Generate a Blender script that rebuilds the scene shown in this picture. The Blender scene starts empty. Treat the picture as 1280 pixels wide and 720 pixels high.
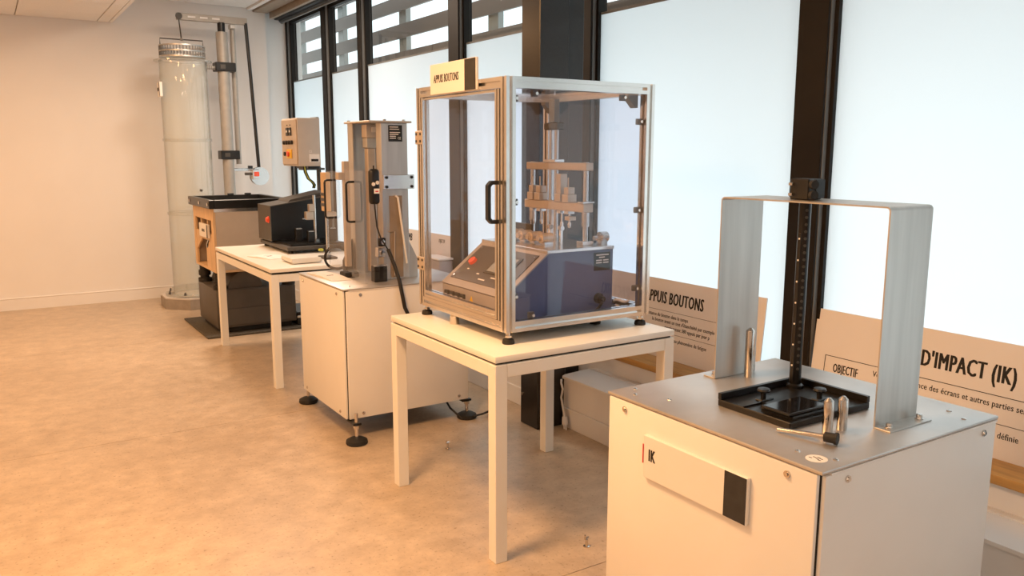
import bpy, bmesh, math, random
from mathutils import Vector, Matrix
random.seed(7)
scene = bpy.context.scene
COL = scene.collection
R = math.radians

# ------------------------------------------------------------------ camera
CAM_H = 1.48
YAW, PITCH, ROLL = R(32.592), R(9.403), R(0.072)
FPX = 1025.16
cd = bpy.data.cameras.new('camera'); cam = bpy.data.objects.new('camera', cd); COL.objects.link(cam)
cd.sensor_fit = 'HORIZONTAL'; cd.sensor_width = 36.0; cd.lens = FPX * 36.0 / 1280.0
cd.clip_start = 0.02; cd.clip_end = 200
fw = Vector((math.sin(YAW)*math.cos(PITCH), math.cos(YAW)*math.cos(PITCH), -math.sin(PITCH)))
rt = Vector((math.cos(YAW), -math.sin(YAW), 0)); up = rt.cross(fw)
r2 = rt*math.cos(ROLL) + up*math.sin(ROLL); u2 = -rt*math.sin(ROLL) + up*math.cos(ROLL)
cam.matrix_world = Matrix(((r2.x, u2.x, -fw.x, 0), (r2.y, u2.y, -fw.y, 0), (r2.z, u2.z, -fw.z, CAM_H), (0, 0, 0, 1)))
scene.camera = cam

# ------------------------------------------------------------------ sky, lamps, added fill lights, exposure
w = bpy.data.worlds.new('sky'); scene.world = w; w.use_nodes = True
bg = w.node_tree.nodes['Background']; bg.inputs[0].default_value = (0.855, 0.955, 1.0, 1); bg.inputs[1].default_value = 1.56
def area(name, loc, size, power, col, rot=(0, 0, 0), sy=None):
    l = bpy.data.lights.new(name, 'AREA'); l.energy = power; l.color = col; l.size = size
    if sy: l.shape = 'RECTANGLE'; l.size_y = sy
    o = bpy.data.objects.new(name, l); o.location = loc; o.rotation_euler = rot; COL.objects.link(o); return o
WARM = (1.0, 0.54, 0.235)
for lx, ly, p in ((0.35, 2.3, 70), (-1.5, 2.0, 36), (-0.6, 4.7, 20), (0.6, 6.95, 22), (-1.7, 7.0, 38), (-3.2, 4.0, 24)):  # unseen warm ceiling lamps; the one nearest the end wall is added to brighten it
    area('ceiling_and_fill_light', (lx, ly, 2.66), 0.55, p, WARM)
for lx, ly, lz, p in ((0.1, -1.5, 2.66, 22), (-2.4, -1.5, 2.66, 24), (1.9, 6.7, 2.92, 46)): area('ceiling_and_fill_light', (lx, ly, lz), 0.55, p, (1.0, 0.78, 0.60))  # added fill lights: behind the camera for dim faces, by the end wall for daylight
vs = scene.view_settings
vs.view_transform = 'Standard'; vs.look = 'None'; vs.exposure = 0.16; vs.gamma = 1.0; vs.use_curve_mapping = False

# ------------------------------------------------------------------ materials
def pmat(name, col, rough=0.5, metal=0.0, var=0.06, scale=18, bump=0.0, bscale=120, stretch=None, coat=0.0, spec=None):
    m = bpy.data.materials.new(name); m.use_nodes = True
    nt = m.node_tree; b = nt.nodes['Principled BSDF']
    b.inputs['Roughness'].default_value = rough; b.inputs['Metallic'].default_value = metal
    if coat: b.inputs['Coat Weight'].default_value = coat
    if spec is not None: b.inputs['Specular IOR Level'].default_value = spec
    tc = nt.nodes.new('ShaderNodeTexCoord'); src = tc.outputs['Object']
    if stretch:
        mp = nt.nodes.new('ShaderNodeMapping'); mp.inputs['Scale'].default_value = stretch
        nt.links.new(src, mp.inputs['Vector']); src = mp.outputs['Vector']
    n = nt.nodes.new('ShaderNodeTexNoise'); n.inputs['Scale'].default_value = scale; n.inputs['Detail'].default_value = 4
    nt.links.new(src, n.inputs['Vector'])
    r = nt.nodes.new('ShaderNodeValToRGB')
    lo = [max(0, c*(1-var)) for c in col]; hi = [min(1, c*(1+var)) for c in col]
    r.color_ramp.elements[0].position = 0.3; r.color_ramp.elements[0].color = (*lo, 1)
    r.color_ramp.elements[1].position = 0.7; r.color_ramp.elements[1].color = (*hi, 1)
    nt.links.new(n.outputs['Fac'], r.inputs['Fac']); nt.links.new(r.outputs['Color'], b.inputs['Base Color'])
    if bump:
        n2 = nt.nodes.new('ShaderNodeTexNoise'); n2.inputs['Scale'].default_value = bscale
        nt.links.new(src, n2.inputs['Vector'])
        bp = nt.nodes.new('ShaderNodeBump'); bp.inputs['Strength'].default_value = bump; bp.inputs['Distance'].default_value = 0.002
        nt.links.new(n2.outputs['Fac'], bp.inputs['Height']); nt.links.new(bp.outputs['Normal'], b.inputs['Normal'])
    return m

def clear_mat(name, tint, ior=1.5, rough=0.01, haze=0.0, hazecol=(0.8, 0.8, 0.85)):
    m = bpy.data.materials.new(name); m.use_nodes = True; nt = m.node_tree; nt.nodes.clear()
    out = nt.nodes.new('ShaderNodeOutputMaterial'); t = nt.nodes.new('ShaderNodeBsdfTransparent'); g = nt.nodes.new('ShaderNodeBsdfGlossy')
    noise = nt.nodes.new('ShaderNodeTexNoise'); noise.inputs['Scale'].default_value = 3.0
    rr = nt.nodes.new('ShaderNodeMapRange'); rr.inputs['To Min'].default_value = rough; rr.inputs['To Max'].default_value = rough*1.6
    nt.links.new(noise.outputs['Fac'], rr.inputs['Value']); nt.links.new(rr.outputs['Result'], g.inputs['Roughness'])
    t.inputs[0].default_value = (*tint, 1); g.inputs[0].default_value = (1, 1, 1, 1)
    f = nt.nodes.new('ShaderNodeFresnel'); f.inputs[0].default_value = ior
    geo = nt.nodes.new('ShaderNodeNewGeometry'); s = nt.nodes.new('ShaderNodeMath'); s.operation = 'SUBTRACT'; s.inputs[0].default_value = 1.0
    nt.links.new(geo.outputs['Backfacing'], s.inputs[1])
    mu = nt.nodes.new('ShaderNodeMath'); mu.operation = 'MULTIPLY'
    nt.links.new(f.outputs[0], mu.inputs[0]); nt.links.new(s.outputs[0], mu.inputs[1])
    mx = nt.nodes.new('ShaderNodeMixShader'); nt.links.new(mu.outputs[0], mx.inputs[0])
    base = t.outputs[0]
    if haze:
        d = nt.nodes.new('ShaderNodeBsdfDiffuse'); d.inputs[0].default_value = (*hazecol, 1)
        hm = nt.nodes.new('ShaderNodeMixShader'); hm.inputs[0].default_value = haze
        nt.links.new(t.outputs[0], hm.inputs[1]); nt.links.new(d.outputs[0], hm.inputs[2]); base = hm.outputs[0]
    nt.links.new(base, mx.inputs[1]); nt.links.new(g.outputs[0], mx.inputs[2]); nt.links.new(mx.outputs[0], out.inputs[0])
    return m

def tube_mat():
    m = clear_mat('cylinder_acrylic', (0.95, 0.955, 0.94), 1.5, 0.03, haze=0.16, hazecol=(0.85, 0.87, 0.85)); nt = m.node_tree
    t = [n for n in nt.nodes if n.type == 'BSDF_TRANSPARENT'][0]
    lw = nt.nodes.new('ShaderNodeLayerWeight'); lw.inputs['Blend'].default_value = 0.5
    p = nt.nodes.new('ShaderNodeMath'); p.operation = 'POWER'; p.inputs[1].default_value = 4.0; nt.links.new(lw.outputs['Facing'], p.inputs[0])
    r = nt.nodes.new('ShaderNodeValToRGB'); r.color_ramp.elements[0].color = (0.96, 0.965, 0.95, 1); r.color_ramp.elements[1].color = (0.42, 0.44, 0.42, 1)
    nt.links.new(p.outputs[0], r.inputs['Fac']); nt.links.new(r.outputs['Color'], t.inputs[0]); return m

def film_mat():
    m = bpy.data.materials.new('frosted_film'); m.use_nodes = True; nt = m.node_tree; nt.nodes.clear()
    out = nt.nodes.new('ShaderNodeOutputMaterial'); t = nt.nodes.new('ShaderNodeBsdfTranslucent'); d = nt.nodes.new('ShaderNodeBsdfDiffuse')
    n = nt.nodes.new('ShaderNodeTexNoise'); n.inputs['Scale'].default_value = 0.8
    r = nt.nodes.new('ShaderNodeValToRGB'); r.color_ramp.elements[0].color = (0.88, 0.93, 0.97, 1); r.color_ramp.elements[1].color = (0.94, 0.97, 0.99, 1)
    nt.links.new(n.outputs['Fac'], r.inputs['Fac']); nt.links.new(r.outputs['Color'], t.inputs[0]); d.inputs[0].default_value = (0.8, 0.8, 0.8, 1)
    mx = nt.nodes.new('ShaderNodeMixShader'); mx.inputs[0].default_value = 0.18
    nt.links.new(t.outputs[0], mx.inputs[1]); nt.links.new(d.outputs[0], mx.inputs[2]); nt.links.new(mx.outputs[0], out.inputs[0])
    return m

def concrete_mat():
    m = bpy.data.materials.new('polished_concrete'); m.use_nodes = True; nt = m.node_tree; b = nt.nodes['Principled BSDF']
    geo = nt.nodes.new('ShaderNodeNewGeometry')
    n1 = nt.nodes.new('ShaderNodeTexNoise'); n1.inputs['Scale'].default_value = 0.9; n1.inputs['Detail'].default_value = 8; n1.inputs['Roughness'].default_value = 0.65
    n2 = nt.nodes.new('ShaderNodeTexNoise'); n2.inputs['Scale'].default_value = 9; n2.inputs['Detail'].default_value = 8; n2.inputs['Roughness'].default_value = 0.7
    n3 = nt.nodes.new('ShaderNodeTexNoise'); n3.inputs['Scale'].default_value = 70; n3.inputs['Detail'].default_value = 3
    for n in (n1, n2, n3): nt.links.new(geo.outputs['Position'], n.inputs['Vector'])
    r1 = nt.nodes.new('ShaderNodeValToRGB'); r1.color_ramp.elements[0].position = .3; r1.color_ramp.elements[1].position = .7
    r1.color_ramp.elements[0].color = (0.47, 0.37, 0.27, 1); r1.color_ramp.elements[1].color = (0.62, 0.50, 0.375, 1)
    r2 = nt.nodes.new('ShaderNodeValToRGB'); r2.color_ramp.elements[0].position = .3; r2.color_ramp.elements[1].position = .7
    r2.color_ramp.elements[0].color = (0.74, 0.72, 0.69, 1); r2.color_ramp.elements[1].color = (1.1, 1.1, 1.1, 1)
    r3 = nt.nodes.new('ShaderNodeValToRGB'); r3.color_ramp.elements[0].position = .27; r3.color_ramp.elements[1].position = .40
    r3.color_ramp.elements[0].color = (0.62, 0.60, 0.56, 1); r3.color_ramp.elements[1].color = (1, 1, 1, 1)
    nt.links.new(n1.outputs['Fac'], r1.inputs['Fac']); nt.links.new(n2.outputs['Fac'], r2.inputs['Fac']); nt.links.new(n3.outputs['Fac'], r3.inputs['Fac'])
    def mul(a, c):
        x = nt.nodes.new('ShaderNodeMix'); x.data_type = 'RGBA'; x.blend_type = 'MULTIPLY'; x.inputs[0].default_value = 1
        nt.links.new(a, x.inputs[6]); nt.links.new(c, x.inputs[7]); return x.outputs[2]
    c = mul(mul(r1.outputs['Color'], r2.outputs['Color']), r3.outputs['Color'])
    nt.links.new(c, b.inputs['Base Color'])
    mr = nt.nodes.new('ShaderNodeMapRange'); mr.inputs['To Min'].default_value = 0.28; mr.inputs['To Max'].default_value = 0.5
    nt.links.new(n2.outputs['Fac'], mr.inputs['Value']); nt.links.new(mr.outputs['Result'], b.inputs['Roughness'])
    bp = nt.nodes.new('ShaderNodeBump'); bp.inputs['Strength'].default_value = .08; bp.inputs['Distance'].default_value = .003
    nt.links.new(n2.outputs['Fac'], bp.inputs['Height']); nt.links.new(bp.outputs['Normal'], b.inputs['Normal'])
    return m

M = dict(
    concrete=concrete_mat(), film=film_mat(),
    wall=pmat('wall_paint', (0.80, 0.78, 0.76), 0.8, var=0.02, scale=2, bump=0.05, bscale=200),
    tile=pmat('ceiling_tile', (0.80, 0.78, 0.75), 0.9, var=0.03, scale=60, bump=0.1),
    white=pmat('cabinet_white', (0.80, 0.78, 0.75), 0.42, var=0.015, scale=6),
    table=pmat('table_white', (0.83, 0.81, 0.76), 0.38, var=0.015, scale=6),
    trunk=pmat('casing_white', (0.76, 0.74, 0.72), 0.5, var=0.02, scale=5),
    steel=pmat('brushed_steel', (0.58, 0.56, 0.53), 0.38, 0.85, var=0.10, scale=30, stretch=(1, 1, 0.06), bump=0.03),
    plate=pmat('steel_top_plate', (0.60, 0.575, 0.55), 0.40, 0.75, var=0.10, scale=5, bump=0.03, bscale=300),
    chrome=pmat('polished_steel', (0.66, 0.62, 0.58), 0.16, 1.0, var=0.05),
    alu=pmat('anodised_aluminium', (0.80, 0.775, 0.745), 0.24, 1.0, var=0.03, scale=8),
    mast=pmat('matte_grey_steel', (0.40, 0.37, 0.33), 0.5, 0.25, var=0.06),
    bronze=pmat('bare_metal', (0.62, 0.53, 0.44), 0.4, 0.7, var=0.05),
    blacksteel=pmat('black_painted_steel', (0.016, 0.013, 0.011), 0.28, var=0.2, scale=90, bump=0.12, bscale=160),
    frame=pmat('dark_window_frame', (0.010, 0.0075, 0.0055), 0.5, var=0.12, scale=12, spec=0.25),
    framegrey=pmat('grey_parts_lit_side', (0.16, 0.16, 0.155), 0.5, var=0.05),  # grey of small parts, also the painted daylight on mullion sides
    black=pmat('black_plastic', (0.008, 0.008, 0.008), 0.38, var=0.2),
    rubber=pmat('black_rubber', (0.012, 0.011, 0.010), 0.65, var=0.2, bump=0.1),
    gloss=pmat('gloss_black', (0.006, 0.006, 0.008), 0.08, var=0.2),
    blackanod=pmat('black_anodised', (0.012, 0.011, 0.010), 0.3, 0.3, var=0.2),
    hood=pmat('charcoal_hood', (0.07, 0.063, 0.055), 0.5, var=0.08),
    shaker=pmat('charcoal_shaker', (0.075, 0.065, 0.055), 0.5, var=0.10, scale=8),
    mat=pmat('rubber_mat', (0.075, 0.065, 0.05), 0.85, var=0.4, scale=90, bump=0.4),
    sill=pmat('varnished_wood', (0.50, 0.27, 0.075), 0.4, var=0.2, scale=9, stretch=(6, 0.5, 6)),
    ply=pmat('birch_plywood', (0.66, 0.46, 0.27), 0.6, var=0.14, scale=8, stretch=(1, 5, 0.6)),
    crate=pmat('grey_beige_panel', (0.50, 0.44, 0.38), 0.5, var=0.03),
    beige=pmat('control_box_beige', (0.56, 0.51, 0.46), 0.42, var=0.02),
    poster=pmat('white_foam_board', (0.78, 0.75, 0.73), 0.6, var=0.015, scale=4),
    paper=pmat('white_paper', (0.86, 0.84, 0.82), 0.7, var=0.02),
    ink=pmat('black_ink', (0.008, 0.008, 0.008), 0.7, var=0.1),
    slatepatch=pmat('slate_patch', (0.025, 0.025, 0.027), 0.6, var=0.25, scale=30),
    red=pmat('red_plastic', (0.62, 0.02, 0.02), 0.35, var=0.05),
    estop=pmat('emergency_red', (0.75, 0.10, 0.05), 0.35, var=0.05),
    yellow=pmat('yellow_plastic', (0.75, 0.45, 0.02), 0.4, var=0.05),
    greenyellow=pmat('earth_wire', (0.55, 0.55, 0.08), 0.5, var=0.3),
    bluebody=pmat('blue_grey_sheet', (0.12, 0.15, 0.28), 0.4, var=0.04),
    mauve=pmat('grey_control_frame', (0.36, 0.33, 0.33), 0.45, var=0.04),
    panel=pmat('dark_control_panel', (0.09, 0.078, 0.07), 0.4, var=0.05),
    screen=pmat('lcd_glass', (0.30, 0.32, 0.34), 0.15, var=0.05),
    louvre=pmat('brown_louvre', (0.13, 0.105, 0.09), 0.6, var=0.06),
    louvrepost=pmat('grey_post', (0.28, 0.29, 0.275), 0.5, var=0.06),
    soffit=pmat('brown_soffit', (0.28, 0.22, 0.16), 0.5, var=0.1),
    base=pmat('stone_grey_plinth', (0.30, 0.26, 0.22), 0.55, var=0.1),
    whiteplastic=pmat('white_plastic', (0.78, 0.76, 0.74), 0.4, var=0.02),
    acrylic=clear_mat('tinted_acrylic', (0.945, 0.945, 0.975), 1.6),
    clear=clear_mat('clear_acrylic', (0.975, 0.97, 0.975), 1.5),
    tubeglass=tube_mat(),
    glass=clear_mat('window_glass', (0.95, 0.97, 0.96), 1.5),
)

# ------------------------------------------------------------------ builders
WL = {}          # world position of each object's origin while building
class G:
    def __init__(s): s.bm = bmesh.new()
    def box(s, x0, x1, y0, y1, z0, z1, bev=0.0, seg=1):
        r = bmesh.ops.create_cube(s.bm, size=1.0); v = r['verts']
        bmesh.ops.scale(s.bm, vec=(abs(x1-x0), abs(y1-y0), abs(z1-z0)), verts=v)
        bmesh.ops.translate(s.bm, vec=((x0+x1)/2, (y0+y1)/2, (z0+z1)/2), verts=v)
        if bev:
            es = list({e for q in v for e in q.link_edges})
            bmesh.ops.bevel(s.bm, geom=es, offset=bev, segments=seg, affect='EDGES', profile=0.5)
        return s
    def cyl(s, p0, p1, r, r1=None, seg=16):
        p0, p1 = Vector(p0), Vector(p1); r1 = r if r1 is None else r1
        d = (p1-p0).normalized(); a = d.orthogonal().normalized(); b = d.cross(a)
        A = [s.bm.verts.new(p0 + (a*math.cos(t)+b*math.sin(t))*r) for t in [2*math.pi*i/seg for i in range(seg)]]
        Bv = [s.bm.verts.new(p1 + (a*math.cos(t)+b*math.sin(t))*r1) for t in [2*math.pi*i/seg for i in range(seg)]]
        for i in range(seg):
            j = (i+1) % seg; s.bm.faces.new((A[i], A[j], Bv[j], Bv[i]))
        s.bm.faces.new(A[::-1]); s.bm.faces.new(Bv); return s
    def lathe(s, c, prof, seg=24, axis='z', closed=False):
        c = Vector(c); rings = []
        for r, h in prof:
            ring = []
            for i in range(seg):
                t = 2*math.pi*i/seg; u, v = r*math.cos(t), r*math.sin(t)
                p = {'z': (u, v, h), 'x': (h, u, v), 'y': (v, h, u)}[axis]
                ring.append(s.bm.verts.new(c + Vector(p)))
            rings.append(ring)
        n = len(rings)
        for k in range(n if closed else n-1):
            A, B = rings[k], rings[(k+1) % n]
            for i in range(seg):
                j = (i+1) % seg; s.bm.faces.new((A[i], A[j], B[j], B[i]))
        if not closed:
            if prof[0][0] > 1e-6: s.bm.faces.new(rings[0][::-1])
            if prof[-1][0] > 1e-6: s.bm.faces.new(rings[-1])
        return s
    def prism(s, poly, axis, a, b):
        def P(u, v, h): return {'x': (h, u, v), 'y': (u, h, v), 'z': (u, v, h)}[axis]
        A = [s.bm.verts.new(P(u, v, a)) for u, v in poly]; Bv = [s.bm.verts.new(P(u, v, b)) for u, v in poly]
        n = len(poly)
        for i in range(n):
            j = (i+1) % n; s.bm.faces.new((A[i], A[j], Bv[j], Bv[i]))
        s.bm.faces.new(A[::-1]); s.bm.faces.new(Bv); return s
    def tube(s, pts, r, seg=8, closed=False):
        pts = [Vector(p) for p in pts]; n = len(pts); rings = []
        a = None
        for i, p in enumerate(pts):
            if closed: d = (pts[(i+1) % n]-pts[i-1]).normalized()
            else: d = (pts[min(i+1, n-1)]-pts[max(i-1, 0)]).normalized()
            a = d.orthogonal().normalized() if a is None else (a-d*a.dot(d)).normalized()
            b = d.cross(a)
            rings.append([s.bm.verts.new(p+(a*math.cos(t)+b*math.sin(t))*r) for t in [2*math.pi*k/seg for k in range(seg)]])
        for k in range(n if closed else n-1):
            A, B = rings[k], rings[(k+1) % n]
            for i in range(seg):
                j = (i+1) % seg; s.bm.faces.new((A[i], A[j], B[j], B[i]))
        if not closed: s.bm.faces.new(rings[0][::-1]); s.bm.faces.new(rings[-1])
        return s
    def profile(s, axis, u, v, a, b, w=0.04, slot=0.012, dep=0.014):
        h = w/2; q = slot/2
        side = [(-h, -h), (-q, -h), (-q, -h+dep), (q, -h+dep), (q, -h)]
        poly = []
        for k in range(4):
            c, sn = [(1, 0), (0, 1), (-1, 0), (0, -1)][k]
            poly += [(u+x*c-y*sn, v+x*sn+y*c) for x, y in side]
        return s.prism(poly, axis, a, b)
    def obj(s, name, mat, parent=None):
        bmesh.ops.recalc_face_normals(s.bm, faces=s.bm.faces)
        if parent is not None: org = WL[parent]
        else:
            vs = [v.co for v in s.bm.verts]
            lo = [min(v[i] for v in vs) for i in range(3)]; hi = [max(v[i] for v in vs) for i in range(3)]
            org = Vector(((lo[0]+hi[0])/2, (lo[1]+hi[1])/2, lo[2]))
        bmesh.ops.translate(s.bm, vec=-Vector(org), verts=s.bm.verts)
        me = bpy.data.meshes.new(name); s.bm.to_mesh(me); s.bm.free()
        me.materials.append(M[mat] if isinstance(mat, str) else mat)
        me.shade_smooth(); me.set_sharp_from_angle(angle=R(32))
        o = bpy.data.objects.new(name, me); COL.objects.link(o); WL[o] = Vector(org)
        if parent is not None: o.parent = parent
        else: o.location = org
        return o
def tag(o, label, cat, group=None):
    o['label'] = label; o['category'] = cat
    if group: o['group'] = group
    return o
def thing(name, label, cat, loc, group=None):
    o = bpy.data.objects.new(name, None); o.empty_display_size = 0.05; o.location = loc; COL.objects.link(o); WL[o] = Vector(loc)
    return tag(o, label, cat, group)
def struct(o, label=None):
    o['kind'] = 'structure'
    if label: o['label'] = label
    return o
def sroot(name, loc, label=None):
    o = bpy.data.objects.new(name, None); o.location = loc; COL.objects.link(o); WL[o] = Vector(loc); return struct(o, label)
def share(src, parent, d):       # another object on the same mesh, moved by d
    o = bpy.data.objects.new(src.name.split('.')[0], src.data); COL.objects.link(o)
    o.location = src.location + Vector(d); o.parent = parent; WL[o] = WL[src] + Vector(d); return o
def text(name, s, mat, parent, org, face, h, sx=0.62, bold=0.0, align='LEFT', thick=0.0006):
    """lettering with cap height h standing on world point org; face '-x' or '-y' or 'up'"""
    cu = bpy.data.curves.new(name, 'FONT'); cu.body = s; cu.size = 1.0; cu.align_x = align; cu.resolution_u = 2
    cu.extrude = 0.002; cu.space_character = 1.0 + bold*1.1
    t = bpy.data.objects.new(name, cu); COL.objects.link(t)
    dg = bpy.context.evaluated_depsgraph_get()
    me = bpy.data.meshes.new_from_object(t.evaluated_get(dg)); bpy.data.objects.remove(t); bpy.data.curves.remove(cu)
    if bold:        # heavier strokes: the outline repeated a little further along the line
        bm = bmesh.new()
        for q in range(4):
            n0 = len(bm.verts); bm.from_mesh(me); bm.verts.ensure_lookup_table()
            for v in bm.verts[n0:]: v.co.x += bold*q/3; v.co.z *= 1+.08*q
        bm.to_mesh(me); bm.free()
    k = h/0.70; org = Vector(org) - (WL[parent] if parent else Vector())
    for v in me.vertices:
        x, y, z = v.co.x*k*sx, v.co.y*k, (v.co.z+0.002)/0.004*thick
        v.co = org + {'-x': Vector((-z, -x, y)), '-y': Vector((x, -z, y)), 'up': Vector((y, -x, z))}[face]
    me.materials.clear(); me.materials.append(M[mat])
    o = bpy.data.objects.new(name, me); COL.objects.link(o); o.parent = parent; WL[o] = WL[parent] if parent else Vector(); return o

# ================================================================== SETTING
XW = 2.98      # glazing plane
# floor of saw-cut slabs
fl = sroot('floor', (0, 0, 0), 'polished warm concrete floor with fine saw-cut joints')
G().box(-4.6, 3.1, -4.1, 9.3, -0.12, -0.012).obj('underlay', 'shaker', fl)
ys = [-4.1, -2.49, -0.16, 2.175, 4.51, 6.84, 9.3]; xs = [-4.6, -2.2, 3.1]
for i in range(len(ys)-1):
    for j in range(len(xs)-1):
        G().box(xs[j]+.0015, xs[j+1]-.0015, ys[i]+.0015, ys[i+1]-.0015, -0.012, 0).obj('slab', 'concrete', fl)
# walls
struct(G().box(-4.6, 2.64, 8.95, 9.3, 0, 3.2).box(2.64, 3.1, 9.2, 9.3, 0, 3.2).obj('wall_far', 'wall'), 'plain off-white end wall lit warm from the left')
struct(G().box(-4.75, -4.6, -4.1, 9.3, 0, 3.2).obj('wall_left', 'wall'))
struct(G().box(-4.6, 3.1, -4.25, -4.1, 0, 3.2).obj('wall_back', 'wall'))
struct(G().box(2.80, 3.1, -4.1, 9.2, 0, 0.379).box(2.93, 3.1, -4.1, 9.2, 2.90, 3.2).obj('wall_window', 'wall'), 'low white wall under the row of windows')
b_ = sroot('baseboard_far', (0, 8.94, 0), 'off-white skirting board along the end wall')
G().box(-4.6, 2.64, 8.936, 8.95, 0, 0.105).obj('board', 'wall', b_); G().box(-4.6, 2.64, 8.932, 8.95, 0.105, 0.118, 0.004).obj('bead', 'wall', b_)
# ceilings
ce = sroot('ceiling', (0, 0, 2.70), 'suspended ceiling of white tiles with a lower and a higher field')
G().box(-4.6, 1.17, -4.1, 8.95, 2.722, 2.76).box(1.14, 1.17, -4.1, 8.95, 2.70, 3.0).obj('carrier', 'tile', ce)
G().box(1.17, 2.5, -4.1, 8.95, 2.972, 3.0).obj('upper_carrier', 'tile', ce)
def tiles(xl, yl, z, m='tile'):
    cache = {}
    for i in range(len(xl)-1):
        for j in range(len(yl)-1):
            x0, x1, y0, y1 = xl[i]+.004, xl[i+1]-.004, yl[j]+.004, yl[j+1]-.004
            key = (round(x1-x0, 3), round(y1-y0, 3))
            if key in cache:
                s, (sx, sy) = cache[key]; share(s, ce, (x0-sx, y0-sy, 0))
            else:
                o = G().box(x0, x1, y0, y1, z, z+.02, .002).obj('tile', m, ce); cache[key] = (o, (x0, y0))
def steps(a, b, st):
    out = [b]
    while out[-1]-st > a: out.append(round(out[-1]-st, 4))
    return out[::-1]
tiles(steps(-4.6, 1.035, .67), steps(-4.1, 8.50, .67), 2.70)
tiles([1.035, 1.14], steps(-4.1, 8.50, .67), 2.70); tiles(steps(-4.6, 1.035, .67)+[1.14], [8.50, 8.95], 2.70)
tiles([1.17, 1.84, 2.45], steps(-4.1, 8.95, .67), 2.95)
struct(G().box(2.45, 2.50, -4.1, 8.95, 2.93, 2.97, .003).obj('trim_1', 'wall'), 'white edge trim of the upper ceiling')
struct(G().box(2.51, 2.67, -4.1, 8.95, 2.915, 2.955, .004).obj('trim_2', 'soffit'), 'brown soffit board beside the windows')
struct(G().box(2.68, 2.72, -4.1, 8.94, 2.86, 2.96, .004).obj('trim_3', 'soffit'), 'narrow brown rail above the windows')
struct(G().box(2.5, 3.1, -4.1, 9.2, 2.975, 3.02).obj('trim_4', 'frame'), 'dark recess above the blinds')
rb = thing('roller_blind', 'black roller blind cassette along the top of the windows', 'blind', (2.84, 5.0, 2.86))
G().box(2.77, 2.90, -2, 9.1, 2.875, 2.972, .012).obj('cassette', 'frame', rb)
G().cyl((2.85, -2, 2.875), (2.85, 9.1, 2.875), .022, seg=12).obj('fabric_roll', 'black', rb)
G().box(2.838, 2.862, -1.98, 9.08, 2.842, 2.858, .004).obj('bottom_bar', 'framegrey', rb)

# window wall -------------------------------------------------------
struct(G().box(2.775, 3.03, -4.1, 9.2, 0.379, 0.413, .004, 2).obj('trim_5', 'sill'), 'varnished ochre wooden window sill')
def mullion(n, y0, y1, x0=2.925):
    t = sroot('trim_%d' % n, (XW, (y0+y1)/2, .413), 'dark brown vertical window mullion')
    G().box(x0, XW+.06, y0, y1, .413, 2.905, .002).obj('post', 'frame', t)
    G().box(x0+.012, XW-.002, y0-.003, y0, .413, 2.905).obj('lit_side', 'framegrey', t)  # grey cover puts the window light on the mullion's side into colour
ml = [(6, 9.16, 9.20), (7, 7.97, 8.085), (8, 7.07, 7.16), (9, 5.288, 5.44), (10, 3.763, 3.968), (11, 2.21, 2.356), (12, 0.62, 0.77), (13, -0.95, -0.80), (14, -2.5, -2.35)]
for n, a, b in ml: mullion(n, a, b)
FT = 2.235
edges = [(ml[i+1][2], ml[i][1]) for i in range(len(ml)-1)]
for i, (a, b) in enumerate(edges):
    wn = sroot('window_%d' % (i+1), (XW, (a+b)/2, .413), 'tall window with frosted film below and clear glass above')
    fr = G(); t = .022
    fr.box(XW-.02, XW+.03, a, a+t, .413, 2.905).box(XW-.02, XW+.03, b-t, b, .413, 2.905).box(XW-.02, XW+.03, a+t, b-t, .413, .413+.03).box(XW-.02, XW+.03, a+t, b-t, 2.86, 2.905)
    fr.obj('window_frame', 'frame', wn)
    G().box(XW+.002, XW+.012, a+t-.004, b-t+.004, .44, 2.865).obj('glass_pane', 'glass', wn)
    g = G(); v = [g.bm.verts.new(p) for p in ((XW, a+t, .443), (XW, b-t, .443), (XW, b-t, FT), (XW, a+t, FT))]; g.bm.faces.new(v)
    g.obj('frosted_film', 'film', wn)
    G().box(XW-.004, XW+.001, a+t, b-t, FT, FT+.012).obj('film_edge', 'framegrey', wn)
# black steel column in front of the windows
sc = thing('steel_column', 'glossy black boxed steel column standing between the windows', 'column', (2.49, 3.58, 0))
sc['kind'] = 'structure'; del sc['category']
G().box(2.40, 2.585, 3.50, 3.665, 0.0, 2.95, .004).obj('shaft', 'blacksteel', sc)
G().box(2.585, 2.70, 3.53, 3.635, 0.0, 2.90, .003).obj('web', 'blacksteel', sc)
G().cyl((2.399, 3.64, .17), (2.392, 3.64, .17), .009, seg=10).obj('bolt', 'chrome', sc)
# convector casing, left and right of the column
def casing(y0, y1, label):
    c = thing('convector_casing', label, 'convector', (2.68, (y0+y1)/2, 0), 'convector casings under the windows')
    G().box(2.568, 2.798, y0, y1, 0.112, .268).obj('body', 'trunk', c)
    G().box(2.56, 2.798, y0, y1, 0, .110, .003).obj('plinth', 'trunk', c)
    G().prism([(2.556, .268), (2.798, .268), (2.798, .288), (2.75, .297), (2.57, .288), (2.556, .282)], 'y', y0, y1).obj('top_cap', 'trunk', c)
    G().box(2.735, 2.741, y0+.01, y1-.01, .290, .3005).obj('rib', 'trunk', c)
casing(3.68, 8.94, 'white convector casing running from the black column to the end wall')
casing(-4.0, 3.49, 'white convector casing running from the black column towards the viewer')
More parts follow.
